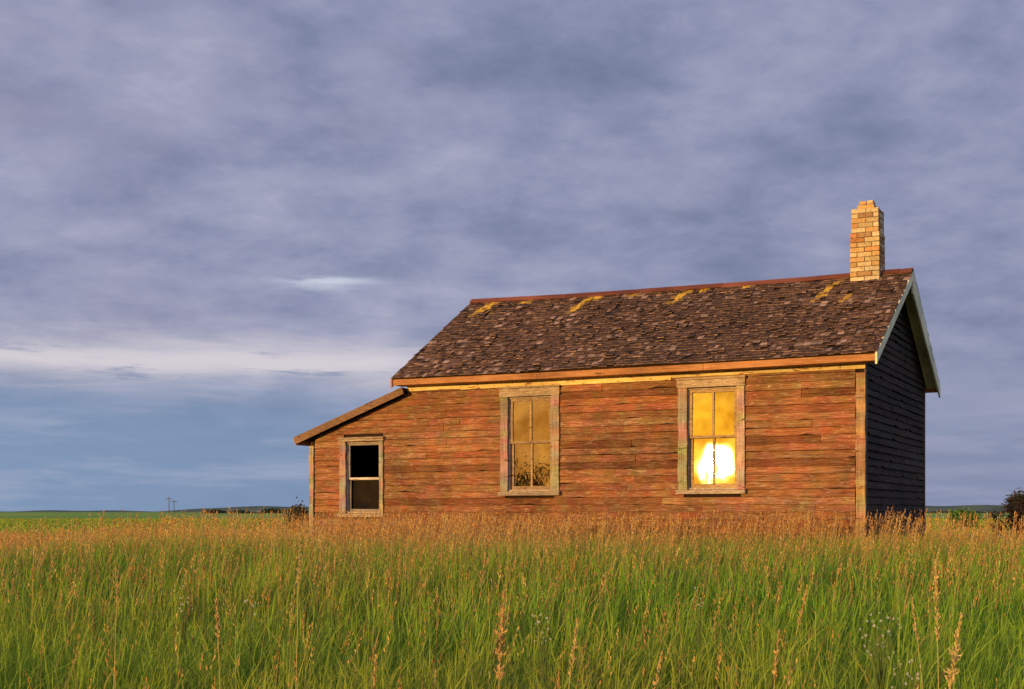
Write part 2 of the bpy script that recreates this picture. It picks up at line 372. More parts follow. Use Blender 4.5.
mb = MB(); mb.box(LEANL+.01, -.002, -.02, .0015, .16, .355, (.5, .5, .5)); mb.build('skirt_board', 'siding', house)
def cboard(mb, x0, x1, y0, y1, z0, z1, c=(1, 1, 1)): mb.box(x0, x1, y0, y1, z0, z1, c, .003)
def board_v(mb, x0, x1, y0, y1, z0, z1, c=(1, 1, 1)):     # upright board with slightly worn, wavering edges
    n = max(2, int((z1-z0)/.11)); last = None
    for i in range(n+1):
        z = z0+(z1-z0)*i/n; q = (x0+R(-.003, .009), x1+R(-.009, .003), y0+R(-.002, .002), z, tuple(k*R(.66, 1.14) for k in c))
        if last:
            a, b = last, q
            mb.face([(a[0], a[2], a[3]), (a[1], a[2], a[3]), (b[1], b[2], b[3]), (b[0], b[2], b[3])], [a[4], a[4], b[4], b[4]])
            mb.face([(a[1], a[2], a[3]), (a[1], y1, a[3]), (b[1], y1, b[3]), (b[1], b[2], b[3])], [a[4], a[4], b[4], b[4]])
            mb.face([(a[0], y1, a[3]), (a[0], a[2], a[3]), (b[0], b[2], b[3]), (b[0], y1, b[3])], [a[4], a[4], b[4], b[4]])
        if i in (0, n): mb.face([(q[0], q[2], z), (q[1], q[2], z), (q[1], y1, z), (q[0], y1, z)], q[4])
        last = q
mb = MB(); board_v(mb, -.098, .034, -.040, -.001, .5, 2.885, (1.0, .76, .54)); mb.build('corner_board', 'trimv', house)
mb = MB(); cboard(mb, .002, .033, .003, .09, .3, 3.05, (.35, .3, .3)); mb.build('corner_board', 'trimv', house)
mb = MB(); board_v(mb, LEANL-.035, LEANL+.055, -.042, -.001, .4, 2.1, (.95, .88, .78)); mb.build('corner_board', 'trimv', house)
mb = MB(); cboard(mb, .002, .034, DEP-.09, DEP, .3, 3.05, (.35, .3, .3)); mb.build('corner_board', 'trimv', house)
mb = MB(); x = -7.19
while x < .03:
    e = min(x+R(.7, 1.9), .036)
    if .036-e < .3: e = .036
    cboard(mb, x, e-.004, -.046, -.002, 2.92+R(-.012, .020), 3.075, (R(.78, 1.05),)*3); x = e
mb.build('frieze_board', 'frieze', house)
for side in (0, 1):
    mb = MB(); x = RX0
    while x < RX1-.01:
        e = min(x+R(1.6, 3), RX1)
        if RX1-e < .4: e = RX1
        pa, pb = roof_pt(x, 0, side, -.035), roof_pt(e-.004, 0, side, -.035); yo = -.028 if side == 0 else .028
        j = R(-.004, .004)
        mb.hexa([(pa.x, pa.y, pa.z-.09+j), (pb.x, pb.y, pb.z-.09+j), (pb.x, pb.y+yo, pb.z-.09), (pa.x, pa.y+yo, pa.z-.09), (pa.x, pa.y, pa.z), (pb.x, pb.y, pb.z), (pb.x, pb.y+yo, pb.z), (pa.x, pa.y+yo, pa.z)], (R(.75, 1.05),)*3)
        x = e
    mb.build('fascia_board', 'fascia', house)
    mb = MB(); ya, yb = (-.295, -.05) if side == 0 else (DEP+.05, DEP+.155)
    mb.box(RX0+.02, RX1-.02, ya, yb, 3.005, 3.02); mb.build('soffit', 'fascia', house)
mb = MB()
for side in (0, 1):
    NX = 16
    for i in range(NX):
        xa, xb = RX0+(RX1-RX0)*i/NX, RX0+(RX1-RX0)*(i+1)/NX
        for v0, v1 in ((0, .33), (.33, .66), (.66, 1)):
            p = [roof_pt(xa, v0, side, -.04), roof_pt(xb, v0, side, -.04), roof_pt(xb, v1, side, -.04), roof_pt(xa, v1, side, -.04)]
            q = [roof_pt(xa, v0, side, -.002), roof_pt(xb, v0, side, -.002), roof_pt(xb, v1, side, -.002), roof_pt(xa, v1, side, -.002)]
            mb.hexa(p+q)
roof = mb.build('roof', 'dark', house)
lich = [(-6.90, .88, .10, .24), (-6.7, .80, .06, .10), (-5.05, .86, .09, .24), (-4.85, .93, .09, .08), (-3.35, .88, .09, .22), (-3.0, .95, .12, .06), (-.95, .80, .075, .30), (-.62, .68, .05, .12), (-4.2, .95, .14, .05), (-2.3, .94, .10, .06), (-6.2, .95, .10, .05)]
SL = 3.09
def shingles(ptf, x0, x1, slope_len, litc=True):
    mb = MB(); n = int(slope_len/.098); ex = slope_len/n
    for r in range(n):
        x = x0-R(0, .1); v = r*ex; rowb = R(.84, 1.12)
        while x < x1:
            wdt = R(.045, .12); e = min(x+wdt, x1+.03); s = max(x, x0-.025)
            if e-s < .025: x = e; continue
            if random.random() < .02 and r > 0: x = e; continue
            drop = R(-.009, .009)*(1 if r else .5)+(R(-.022, .022) if random.random() < .10 else 0); v0 = (v-.02+drop)/slope_len; v1 = min((v+ex*1.35)/slope_len, 1.0)
            lift = R(.004, .009) + (R(.006, .024) if random.random() < .16 else 0); cu = R(-.006, .006); th = R(.007, .013)
            sk = R(-.006, .006); g = .002
            P = [ptf(s+g, v0, lift), ptf(e-g, v0+sk/slope_len, lift+cu), ptf(e-g, v1, .001), ptf(s+g, v1, .001),
                 ptf(s+g, v0, lift+th), ptf(e-g, v0+sk/slope_len, lift+th+cu), ptf(e-g, v1, .004), ptf(s+g, v1, .004)]
            b = R(.5, 1.25)*rowb; q = random.random(); pal = math.sin(s*1.1+2)*.14+math.sin(s*2.7+v*2)*.10
            b *= 1+pal
            if q < .66: c = (.058*b, .031*b, .022*b)
            elif q < .86: c = (.095*b, .057*b, .042*b)
            elif q < .93: c = (.24*b, .175*b, .145*b)
            else: c = (.022*b, .013*b, .010*b)
            li = 0
            if litc:
                for lx, lv, lr, lvr in lich:
                    dv = (v/slope_len-lv); d = math.hypot((s+.04-lx-dv*.9)/lr, dv/(lvr*.5))
                    if d < 1.15: li = max(li, R(.1, 1)*(1.15-d)*2.0)
            li = min(.9, li); c = tuple(a_*(1-li)+b_*li for a_, b_ in zip(c, (.55, .36, .04)))
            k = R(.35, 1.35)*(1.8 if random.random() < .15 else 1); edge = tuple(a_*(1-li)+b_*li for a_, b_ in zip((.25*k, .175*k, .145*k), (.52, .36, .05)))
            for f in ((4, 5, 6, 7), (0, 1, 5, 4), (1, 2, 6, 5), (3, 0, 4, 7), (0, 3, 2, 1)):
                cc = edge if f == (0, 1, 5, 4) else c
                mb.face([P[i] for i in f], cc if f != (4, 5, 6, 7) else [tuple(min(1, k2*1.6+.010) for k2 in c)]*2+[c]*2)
            x = e
    return mb
mb = shingles(lambda x, v, o: roof_pt(x, v, 0, o), RX0, RX1, SL); mb.build('shingles', 'shingle', roof)
mb = shingles(lambda x, v, o: roof_pt(x, v, 1, o), RX0, RX1, SL); mb.build('shingles', 'shingle', roof)
mb = MB(); x = RX0-.02
while x < RX1+.01:
    e = min(x+R(1.0, 1.9), RX1+.02)
    for side in (0, 1):
        c = (R(.75, 1.15),)*3; lf = R(.018, .03)
        p = [roof_pt(x, .962, side, lf-.002), roof_pt(e, .962, side, lf), roof_pt(e, 1.0, side, lf), roof_pt(x, 1.0, side, lf)]
        q = [roof_pt(x, .962, side, lf+.012), roof_pt(e, .962, side, lf+.014), roof_pt(e, 1.0, side, lf+.026), roof_pt(x, 1.0, side, lf+.026)]
        mb.hexa(p+q, c)
    x = e
mb.build('ridge_cap', 'ridge', roof)
for gx_, mt, inner in ((RX1, 'white', 0.0), (RX0, 'fascia', MAINL)):
    sgn = 1 if gx_ > -1 else -1
    for side in (0, 1):
        mb = MB(); a, b = roof_pt(gx_, -.012, side, -.0), roof_pt(gx_, 1.0, side, -.0); h0_, h1_ = ((.15, .15) if side == 0 else (.19, .34)) if sgn > 0 else (.14, .14)
        x0, x1 = gx_+.001*sgn, gx_+.028*sgn
        mb.hexa([(x0, a.y, a.z-h0_), (x1, a.y, a.z-h0_), (x1, b.y, b.z-h1_), (x0, b.y, b.z-h1_), (x0, a.y, a.z), (x1, a.y, a.z), (x1, b.y, b.z), (x0, b.y, b.z)])
        mb.build('rake_board', mt, roof)
        mb = MB(); a, b = roof_pt(gx_, .0, side, -.045), roof_pt(gx_, 1.0, side, -.045); xi = inner+.03*sgn; xo = gx_-.002*sgn; d = .02
        mb.hexa([(xi, a.y, a.z-d), (xo, a.y, a.z-d), (xo, b.y, b.z-d), (xi, b.y, b.z-d), (xi, a.y, a.z), (xo, a.y, a.z), (xo, b.y, b.z), (xi, b.y, b.z)])
        mb.build('rake_soffit', mt, roof)
# chimney
mb = MB(); cx, cy, hw = -.431, DEP/2, .222
z = 4.2; row = 0; bh = .074
PAL = [(.66, .54, .33), (.60, .48, .27), (.72, .62, .42), (.54, .30, .13), (.50, .24, .10), (.68, .57, .36), (.62, .50, .28), (.60, .40, .18), (.42, .27, .15)]
def ring(z, h, hw, brk=1.0):
    for k in range(4):
        cuts = [-hw]; q = -hw+(.11 if (row+k) % 2 else .22)
        while q < hw-.05: cuts.append(q); q += .22
        cuts.append(hw)
        for a, b in zip(cuts, cuts[1:]):
            if random.random() > brk: continue
            c = random.choice(PAL); t = R(.78, 1.12); c = tuple(min(.85, v*t) for v in c)
            o = hw+R(-.005, .007); i = hw-.09
            a2, b2 = a+.006, b-.006
            pts = [(a2, -o), (b2, -o), (b2, -i), (a2, -i)]
            if k % 2: pts = [(max(-hw+.092, a2), -o), (min(hw-.092, b2), -o), (min(hw-.092, b2), -i), (max(-hw+.092, a2), -i)]
            if pts[1][0]-pts[0][0] < .02: continue
            ca, sa = math.cos(k*math.pi/2), math.sin(k*math.pi/2)
            pp = [(cx+x*ca-y*sa, cy+x*sa+y*ca) for x, y in pts]; dz_ = R(-.002, .002)
            mb.hexa([(x, y, z+.005+dz_) for x, y in pp]+[(x, y, z+h-.007+dz_) for x, y in pp], c)
while z < 5.58:
    ring(z, bh, hw if z < 5.22 else hw-.014, 1.0 if z < 5.5 else .94); z += bh; row += 1
ztop = z; mc = (.26, .19, .13)
for k in range(2):      # small solid cap of loose bricks
    for a in (-1, 1):
        c = random.choice(PAL[:3]+PAL[6:8])
        if k == 0: mb.box(cx-.135, cx+.115, cy+(-.115 if a < 0 else .006), cy+(-.006 if a < 0 else .115), z+.004, z+.068, c, .004)
        else: mb.box(cx+(-.10 if a < 0 else .006), cx+(-.006 if a < 0 else .10), cy-.10, cy+.10, z+.076, z+.128, c, .005)
mb.box(cx-hw+.020, cx+hw-.020, cy-hw+.020, cy-hw+.08, 4.1, ztop-.01, mc); mb.box(cx-hw+.020, cx+hw-.020, cy+hw-.08, cy+hw-.020, 4.1, ztop-.012, mc)
mb.box(cx-hw+.021, cx-hw+.08, cy-hw+.081, cy+hw-.081, 4.1, ztop-.014, mc); mb.box(cx+hw-.08, cx+hw-.021, cy-hw+.081, cy+hw-.081, 4.1, ztop-.016, mc)
mb.box(cx-hw+.09, cx+hw-.09, cy-hw+.09, cy+hw-.09, 4.1, ztop+.002, (.2, .15, .11))
chim = mb.build('chimney', 'brick', roof); chim['label'] = 'short yellow and orange brick chimney with a small worn cap'
# lean-to roof
LX0 = -9.30
LS = math.hypot(MAINL-LX0, (MAINL-LX0)*.352)
def lean_pt(y, v, o):
    x = LX0+(MAINL-.01-LX0)*v; nrm = Vector((-.352, 0, 1)).normalized()
    return Vector((x, y, lean_z(x)-.012*math.sin(y*2)))+nrm*o
mb = MB(); P = lambda y, v, o: lean_pt(y, v, o)
y0, y1 = -.16, LDEP+.15
mb.hexa([P(y0, 0, -.05), P(y0, 1, -.05), P(y1, 1, -.05), P(y1, 0, -.05), P(y0, 0, -.002), P(y0, 1, -.002), P(y1, 1, -.002), P(y1, 0, -.002)])
lroof = mb.build('lean_to_roof', 'dark', house)
mb = shingles(lambda s, v, o: lean_pt(s, v, o*.6), y0+.01, y1, LS, False); mb.build('shingles', 'shingle', lroof)
mb = MB(); mb.hexa([P(y0-.028, -.01, -.115), P(y0-.028, 1, -.105), P(y0-.001, 1, -.105), P(y0-.001, -.01, -.115), P(y0-.028, -.01, .004), P(y0-.028, 1, .004), P(y0-.001, 1, .004), P(y0-.001, -.01, .004)], (.52, .38, .29))
mb.build('rake_board', 'trim', lroof)
mb = MB(); mb.hexa([P(y0, -.022, -.12), P(y0, -.002, -.12), P(y1, -.002, -.12), P(y1, -.022, -.12), P(y0, -.022, -.004), P(y0, -.002, -.004), P(y1, -.002, -.004), P(y1, -.022, -.004)])
mb.build('fascia_board', 'fascia', lroof)
# windows
def window(op, outer, sash_mat, glassm, mid, muntin, lab, lowtilt, toptilt, tc_=1.0, head_ext=.008, sc=(.72, .68, .62), s=.046):
    x0, x1, z0, z1 = op; ox0, ox1, oz0, oz1 = outer
    mb = MB(); yo = -.052
    board_v(mb, ox0, x0+.004, yo, -.001, z0-.02, z1+.01, (.95*tc_, .9*tc_, .85*tc_)); board_v(mb, x1-.004, ox1, yo, -.001, z0-.02, z1+.01, (1.05*tc_, 1*tc_, .95*tc_))
    mb.box(x0+.002, x0+.012, -.01, .1, z0, z1); mb.box(x1-.012, x1-.002, -.01, .1, z0, z1); mb.box(x0+.002, x1-.002, -.01, .1, z1-.012, z1+.001); mb.box(x0+.002, x1-.002, -.01, .1, z0-.02, z0+.004)
    wn = mb.build('window', 'trimv', house); wn['label'] = lab
    mb = MB(); cboard(mb, ox0-head_ext, ox1+head_ext, yo-.008, -.001, z1+.014, oz1-.03, (1.05*tc_, 1.0*tc_, .95*tc_)); cboard(mb, ox0-head_ext-.012, ox1+head_ext+.012, yo-.035, -.001, oz1-.028, oz1, (.9*tc_, .85*tc_, .8*tc_)); mb.build('head_casing', 'trim', wn)
    mb = MB(); cboard(mb, ox0-.015, ox1+.015, yo-.04, .0, max(oz0, z0-.085), z0-.024, (.9*tc_, .88*tc_, .85*tc_)); mb.build('sill', 'trim', wn)
    for k, (a, b, y) in enumerate(((mid, z1-.014, .012), (z0+.006, mid+.03, .046))):
        mb = MB(); xa, xb = x0+.014, x1-.014; bot = s if k == 0 else s*1.25; rl = sc if sash_mat == 'trim' else (1.25, 1.22, 1.2)
        cboard(mb, xa, xa+s, y, y+.03, a, b, sc); cboard(mb, xb-s, xb, y, y+.03, a, b, sc)
        mb.box(xa+s, xb-s, y, y+.03, b-(s if k == 0 else .035), b, sc if k == 0 else rl); mb.box(xa+s, xb-s, y, y+.03, a, a+(bot if k else .035), rl if k == 0 else sc)
        xm = (xa+xb)/2; ms_ = (1.0, .84, .56)
        if muntin: mb.box(xm-.016, xm+.016, y-.002, y+.028, a+.035, b-.035, ms_)
        mb.build('sash', sash_mat, wn)
        gm = glassm if isinstance(glassm, str) else glassm[k]
        if gm:
            tl = math.radians(toptilt if k == 0 else lowtilt); hgt = b-a; dy = math.tan(tl)*hgt/2
            mb = MB(); za, zb_ = a+.03, b-.03; yy = y+.015
            mb.face([(xa+s-.006, yy-dy, za), (xb-s+.006, yy-dy, za), (xb-s+.006, yy+dy, zb_), (xa+s-.006, yy+dy, zb_)])
            mb.build('pane', gm, wn)
window(OP[0], (-5.515, -4.515, 1.235, 2.92), 'trim', 'glass', 2.05, True, 'middle window with dull amber panes and a grey wooden frame', .1, .1, .85, sc=(.74, .64, .5))
window(OP[1], (-2.630, -1.640, 1.245, 2.92), 'trim', 'glass', 2.06, True, 'right window blazing with the reflected low sun', 1.12, 1.15, sc=(.95, .8, .52))
window(OP[2], (-8.50, -7.650, .90, 2.22), 'sashwhite', [None, 'dullglass'], 1.53, False, 'small dark lean-to window with a pale middle rail', 0, 0, .9, sc=(.6, .57, .55), s=.034)
# ================================================================ GRASS
def blob(name, V, Fq, Ft, C, mat):
    nV = len(V); nq, ntr = len(Fq), len(Ft)
    me = bpy.data.meshes.new(name); me.vertices.add(nV); me.vertices.foreach_set('co', V.astype(np.float32).ravel())
    me.loops.add(nq*4+ntr*3); me.loops.foreach_set('vertex_index', np.concatenate([Fq.ravel(), Ft.ravel()]).astype(np.int32))
    me.polygons.add(nq+ntr); me.polygons.foreach_set('loop_start', np.concatenate([np.arange(nq)*4, nq*4+np.arange(ntr)*3]).astype(np.int32))
    me.update(calc_edges=True)
    ca = me.color_attributes.new('Col', 'FLOAT_COLOR', 'POINT'); cc = np.ones((nV, 4), np.float32); cc[:, :3] = C; ca.data.foreach_set('color', cc.ravel())
    me.materials.append(M[mat]); o = bpy.data.objects.new(name, me); COL.objects.link(o); return o
ca_, sa_ = math.cos(A), math.sin(A)
def scatter(y0, y1, dens, margin):
    area = .394*(y1*y1-y0*y0)+2*margin*(y1-y0); n = int(area*dens)
    wmax = .394*y1+margin
    ys = RNG.uniform(y0, y1, n*3); xs = RNG.uniform(-wmax, wmax, n*3)
    k = np.abs(xs) < .394*ys+margin; xs, ys = xs[k][:n], ys[k][:n]
    lx = (xs-HX)*ca_-(ys-HY)*sa_; ly = (xs-HX)*sa_+(ys-HY)*ca_
    ins = ((lx > LEANL-.08) & (lx < .08) & (ly > -.07) & (ly < DEP+.1))
    return xs[~ins], ys[~ins]
def patchn(x, y, s=1.0, o=0.0):
    return (np.sin(x*1.3*s+o)+np.sin(y*1.1*s+2*o+1)+np.sin((x+y)*.7*s+o*3)+np.sin((x*1.9-y*2.3)*s+o)+np.sin((x*.31+y*.27)*s))/5
def hfac(x, y): return (1-.28*sst(-x, 4.0, 6.5)*sst(y, 11, 15))*(1-.36*sst(x, 5.8, 6.9)*sst(y, 15, 19))
Vs, Qs, Ts, Cs = [], [], [], []; base = 0
def blades(y0, y1, dens, margin, wid, hm, dryk=1.0, hm2=None, tuft=0, leanmax=.38):
    global base
    if tuft:
        cx_, cy_ = scatter(y0, y1, dens/tuft, margin); m_ = len(cx_); hh_ = RNG.uniform(.78, 1.16, m_); tr_ = RNG.uniform(0, 1, m_)
        idx = np.repeat(np.arange(m_), tuft); a_ = RNG.uniform(0, 2*np.pi, len(idx)); r_ = np.abs(RNG.normal(0, .055, len(idx)))
        x = cx_[idx]+np.cos(a_)*r_; y = cy_[idx]+np.sin(a_)*r_; n = len(x); hk = hh_[idx]; tr = tr_[idx]
        ph = a_+RNG.normal(0, .7, n); lean0 = .03+leanmax*np.clip(r_/.13, 0, 1)*RNG.uniform(.4, 1.3, n)
    else:
        x, y = scatter(y0, y1, dens, margin); n = len(x); hk = np.ones(n); tr = RNG.uniform(0, 1, n)
        ph = RNG.normal(-.2, 1.4, n); lean0 = RNG.uniform(.02, leanmax, n)
    z = H(x, y)-.02
    hmm = hm if hm2 is None else hm+(hm2-hm)*(y-y0)/(y1-y0)
    pn = patchn(x, y, .9, .7); h = hmm*RNG.uniform(.52, 1.12, n)*(1+.14*pn)*hfac(x, y)*hk
    th = RNG.uniform(0, 2*np.pi, n); lean = lean0*h
    wx, wy = np.cos(th)*wid*.5*RNG.uniform(.5, 1.5, n), np.sin(th)*wid*.5*RNG.uniform(.5, 1.5, n)
    lx, ly = np.cos(ph)*lean+.05*h, np.sin(ph)*lean
    V = np.zeros((n, 7, 3)); droop = RNG.uniform(.0, .16, n)*np.clip(lean0*3, 0, 1)
    for k, (t, ww) in enumerate(((0, .8), (.4, 1), (.75, .7))):
        cx2, cy2, cz2 = x+lx*t*t, y+ly*t*t, z+h*t*(1-.06*t)
        V[:, 2*k] = np.stack([cx2-wx*ww, cy2-wy*ww, cz2], -1); V[:, 2*k+1] = np.stack([cx2+wx*ww, cy2+wy*ww, cz2], -1)
    V[:, 6] = np.stack([x+lx*1.1, y+ly*1.1, z+h*(.94-droop)], -1)
    i = base+np.arange(n)[:, None]*7
    Qs.append(np.concatenate([i+np.array([[0, 1, 3, 2]]), i+np.array([[2, 3, 5, 4]])])); Ts.append(i+np.array([[4, 5, 6]]))
    r = RNG.uniform(0, 1, n)*.5+tr*.5; dry = (RNG.uniform(0, 1, n) < np.clip(.05+.05*pn+.018*(y-8), .03, .32)*dryk)
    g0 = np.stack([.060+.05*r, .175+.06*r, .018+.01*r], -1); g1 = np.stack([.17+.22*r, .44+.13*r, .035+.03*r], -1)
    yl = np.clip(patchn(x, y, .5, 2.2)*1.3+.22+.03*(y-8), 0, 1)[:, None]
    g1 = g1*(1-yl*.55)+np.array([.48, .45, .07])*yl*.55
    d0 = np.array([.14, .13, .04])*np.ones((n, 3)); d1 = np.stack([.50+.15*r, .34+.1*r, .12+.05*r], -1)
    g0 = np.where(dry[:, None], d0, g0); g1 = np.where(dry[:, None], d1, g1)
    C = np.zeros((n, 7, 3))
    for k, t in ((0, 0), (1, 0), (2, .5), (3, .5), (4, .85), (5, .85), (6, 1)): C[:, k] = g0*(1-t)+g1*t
    Vs.append(V.reshape(-1, 3)); Cs.append(C.reshape(-1, 3)); base += n*7
blades(2.6, 8, 1600, 1.5, .0090, .67, tuft=22, leanmax=.62)
blades(8, 13, 850, 2, .0110, .68, 1, .74, tuft=16, leanmax=.55)
blades(13, 18.5, 760, 2, .012, .765)
blades(18.5, 34, 230, 3, .018, .54)
blades(34, 60, 60, 4, .035, .30, .3)
blades(60, 150, 8, 6, .10, .2, .2)
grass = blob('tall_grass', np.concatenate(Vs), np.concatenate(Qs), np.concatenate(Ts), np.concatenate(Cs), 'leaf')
tag(grass, 'dense knee high green prairie grass filling the whole foreground', 'grass', kind='stuff')
Vs, Qs, Ts, Cs = [], [], [], []; base = 0
def seeds(y0, y1, dens, margin, hm, nsp, size, stemw, hm2=None):
    global base
    x, y = scatter(y0, y1, dens, margin)
    pk = patchn(x, y, .8, 1.9); keep = RNG.uniform(0, 1, len(x)) < np.clip(.62+.9*pk, .12, 1); x, y = x[keep], y[keep]
    hmm = hm if hm2 is None else hm+(hm2-hm)*(y-y0)/(y1-y0)
    n = len(x); z = H(x, y)-.02; h = hmm*RNG.uniform(.70, 1.2, n)*hfac(x, y)
    ph = RNG.normal(0, 1.0, n); lean = RNG.uniform(.02, .28, n)*h; lx, ly = np.cos(ph)*lean, np.sin(ph)*lean
    hue = RNG.uniform(0, 1, n)**1.5; hc = np.stack([.54+.26*hue, .26+.30*hue, .09+.11*hue], -1)
    th = RNG.uniform(-.6, .6, n); wx, wy = np.cos(th)*stemw/2, np.sin(th)*stemw/2
    V = np.zeros((n, 5, 3))
    for k, t in enumerate((0, .6)):
        V[:, 2*k] = np.stack([x+lx*t*t-wx, y+ly*t*t-wy, z+h*t], -1); V[:, 2*k+1] = np.stack([x+lx*t*t+wx, y+ly*t*t+wy, z+h*t], -1)
    V[:, 4] = np.stack([x+lx, y+ly, z+h], -1)
    i = base+np.arange(n)[:, None]*5; Qs.append(i+np.array([[0, 1, 3, 2]])); Ts.append(i+np.array([[2, 3, 4]]))
    C = np.zeros((n, 5, 3)); C[:, :2] = (.14, .24, .05); C[:, 2:4] = (.42, .40, .12); C[:, 4] = hc
    Vs.append(V.reshape(-1, 3)); Cs.append(C.reshape(-1, 3)); base += n*5
    hl = RNG.uniform(.09, .19, n); rad = RNG.uniform(.004, .026, n)
    for s in range(nsp):
        u = (s+RNG.uniform(0, 1, n))/nsp; t = 1-hl/h*(1-u)
        a = RNG.uniform(0, 2*np.pi, n); rr = rad*(1.15-u)*RNG.uniform(.3, 1.2, n)
        c = np.stack([x+lx*t*t+np.cos(a)*rr, y+ly*t*t+np.sin(a)*rr, z+h*t], -1)
        sz = size*RNG.uniform(.6, 1.3, n)
        up = np.stack([np.cos(a)*.35+lx*.5, np.sin(a)*.35, np.ones(n)], -1)*sz[:, None]
        b = RNG.uniform(0, 2*np.pi, n); sd = np.stack([np.cos(b), np.sin(b), np.zeros(n)], -1)*(sz*.30)[:, None]
        V = np.stack([c-up, c+sd, c+up, c-sd], 1); i = base+np.arange(n)[:, None]*4
        Qs.append(i+np.array([[0, 1, 2, 3]])); Vs.append(V.reshape(-1, 3)); Cs.append(np.repeat(hc*RNG.uniform(.7, 1.2, n)[:, None], 4, 0)); base += n*4
seeds(3.4, 8, 13, 1.5, .80, 14, .010, .0026)
seeds(8, 10.5, 36, 2, .80, 12, .011, .003, .84)
seeds(10.5, 13, 85, 2, .84, 12, .011, .003, .88)
seeds(13, 18.5, 165, 2, .87, 11, .013, .0035)
seeds(18.5, 34, 44, 3, .72, 7, .02, .006)
seeds(34, 60, 3, 4, .4, 4, .035, .012)
sg = blob('seeding_grass', np.concatenate(Vs), np.concatenate(Qs), np.concatenate(Ts), np.concatenate(Cs), 'seed')
tag(sg, 'fine tan seed heads standing above the green prairie grass', 'grass seed heads', kind='stuff')
# ---------------------------------------------------------------- large foreground stalks
def stalk(px_, tip_y, d, headlen, headw, lean, label, red=0.0, dense=90):
    x = (px_-512)/F*d; tipz = EYE-(tip_y-512)/F*d; gz_ = float(H(x, d)); h = tipz-gz_
    root = empty('grass_stalk', (x-lean*h, d, gz_)); tag(root, label, 'grass stalk', 'tall seed stalks in the foreground grass')
    pt = lambda t: Vector((lean*h*t*t, .02*math.sin(t*3), h*t))
    mb = MB(); mb.tube([pt(t/8) for t in range(9)], [.0032*(1-.6*t/8) for t in range(9)], 5, (.56, .50, .18))
    mb.build('stem', 'seed', root)
    mb = MB()
    for k in range(dense):
        u = k/dense; t = 1-headlen/h*(1-u); c = pt(t); a = R(0, 6.28); env = math.sin(min(1, u*1.05+.12)*math.pi)**.6 if u < .95 else .25
        lobe = .55+.45*math.sin(u*26); rr = headw*env*R(.15, 1)*lobe
        c2 = c+Vector((math.cos(a)*rr, math.sin(a)*rr, R(-.004, .004)))
        s = R(.006, .011); up = Vector((math.cos(a)*.5, math.sin(a)*.5, 1)).normalized()*s; b = R(0, 6.28); sd = Vector((math.cos(b), math.sin(b), 0))*s*.36
        q = R(.7, 1.2); col = (min(.85, .68*q), min(.8, (.54-.22*red)*q), (.22-.10*red)*q)
        mb.face([c2-up, c2+sd, c2+up, c2-sd], col)
        mb.face([c+Vector((0, 0, -.006)), c2-up*.5+sd*.3, c2, c+Vector((0, .0008, -.004))], col)
    mb.build('seed_head', 'seed', root)
stalk(504, 592, 3.9, .26, .024, .03, 'thick rusty seed stalk rising at the bottom centre of the meadow', .55, 170)
stalk(300, 534, 5.2, .20, .014, .02, 'tallest thin seed stalk left of centre, below the lean-to window', .1, 110)
stalk(578, 617, 4.3, .20, .018, .07, 'pale bushy seed stalk just right of the thick rusty one', .1, 120)
stalk(662, 652, 4.0, .22, .014, .10, 'slanting seed stalk at the bottom, below the glowing window', .3, 90)
stalk(962, 614, 3.7, .25, .030, .08, 'broad golden seed stalk in the bottom right corner', .0, 230)
stalk(936, 560, 4.6, .28, .018, -.02, 'tall slender pale seed stalk right of the house corner', .0, 160)
stalk(912, 598, 4.9, .16, .012, -.08, 'short seed stalk leaning left beside the tall slender one', .1, 80)
stalk(808, 585, 5.0, .15, .012, .12, 'seed stalk below the house corner board, bent to the right', .4, 80)
stalk(779, 632, 4.2, .15, .012, .04, 'small seed stalk near the bottom, between glowing window and corner', .4, 80)
stalk(216, 600, 4.8, .14, .013, -.02, 'fuzzy seed stalk on the left, nearest to the tallest one', .4, 90)
stalk(118, 570, 5.4, .13, .010, .03, 'leftmost of the tall seed stalks', .3, 70)
stalk(376, 655, 4.0, .13, .012, .04, 'low brown seed stalk right of the tallest one at the bottom', .4, 80)
# ---------------------------------------------------------------- wildflowers
M['flower'] = leafmat('white_petals', .3)
def flower(px_, py_, d, spread, n, label):
    x = (px_-512)/F*d; zc_ = EYE-(py_-512)/F*d; gz_ = float(H(x, d)); h = zc_-gz_
    root = empty('white_wildflower', (x, d, gz_)); tag(root, label, 'wildflower', 'white wildflower sprays in the grass')
    ms, mf = MB(), MB()
    ms.tube([(0, 0, 0), (.01, 0, h*.5), (0, 0, h*.85)], [.003, .002, .0015], 4, (.12, .2, .05))
    for k in range(n):
        a = R(0, 6.28); rr = spread*math.sqrt(random.random()); p = Vector((math.cos(a)*rr, math.sin(a)*rr, h+R(-1.6, .8)*spread))
        ms.tube([(R(-.01, .01), 0, h*.75), p*0.5+Vector((0, 0, h*.45)), p], [.0014, .001, .0008], 3, (.14, .22, .06))
        s = R(.002, .0046); b = R(0, 3)
        for j in range(5):
            aa = b+j*1.2566; mf.face([p, p+Vector((math.cos(aa-.4)*s, math.sin(aa-.4)*s*.5, math.sin(aa-.4)*s)), p+Vector((math.cos(aa)*s*1.4, -.002, math.sin(aa)*s*1.4)), p+Vector((math.cos(aa+.4)*s, math.sin(aa+.4)*s*.5, math.sin(aa+.4)*s))], (.66, .68, .62))
    ms.build('stem', 'leaf', root); mf.build('blossom', 'flower', root)
flower(880, 632, 4.6, .08, 34, 'airy white wildflower spray at lower right, left of the broad golden stalk')
flower(905, 668, 4.3, .05, 18, 'low white wildflower spray in the bottom right, under the larger spray')
flower(183, 594, 6.0, .05, 14, 'small white wildflower spray at left in the green grass')
flower(545, 622, 5.0, .05, 14, 'small white wildflower spray near the bottom centre')
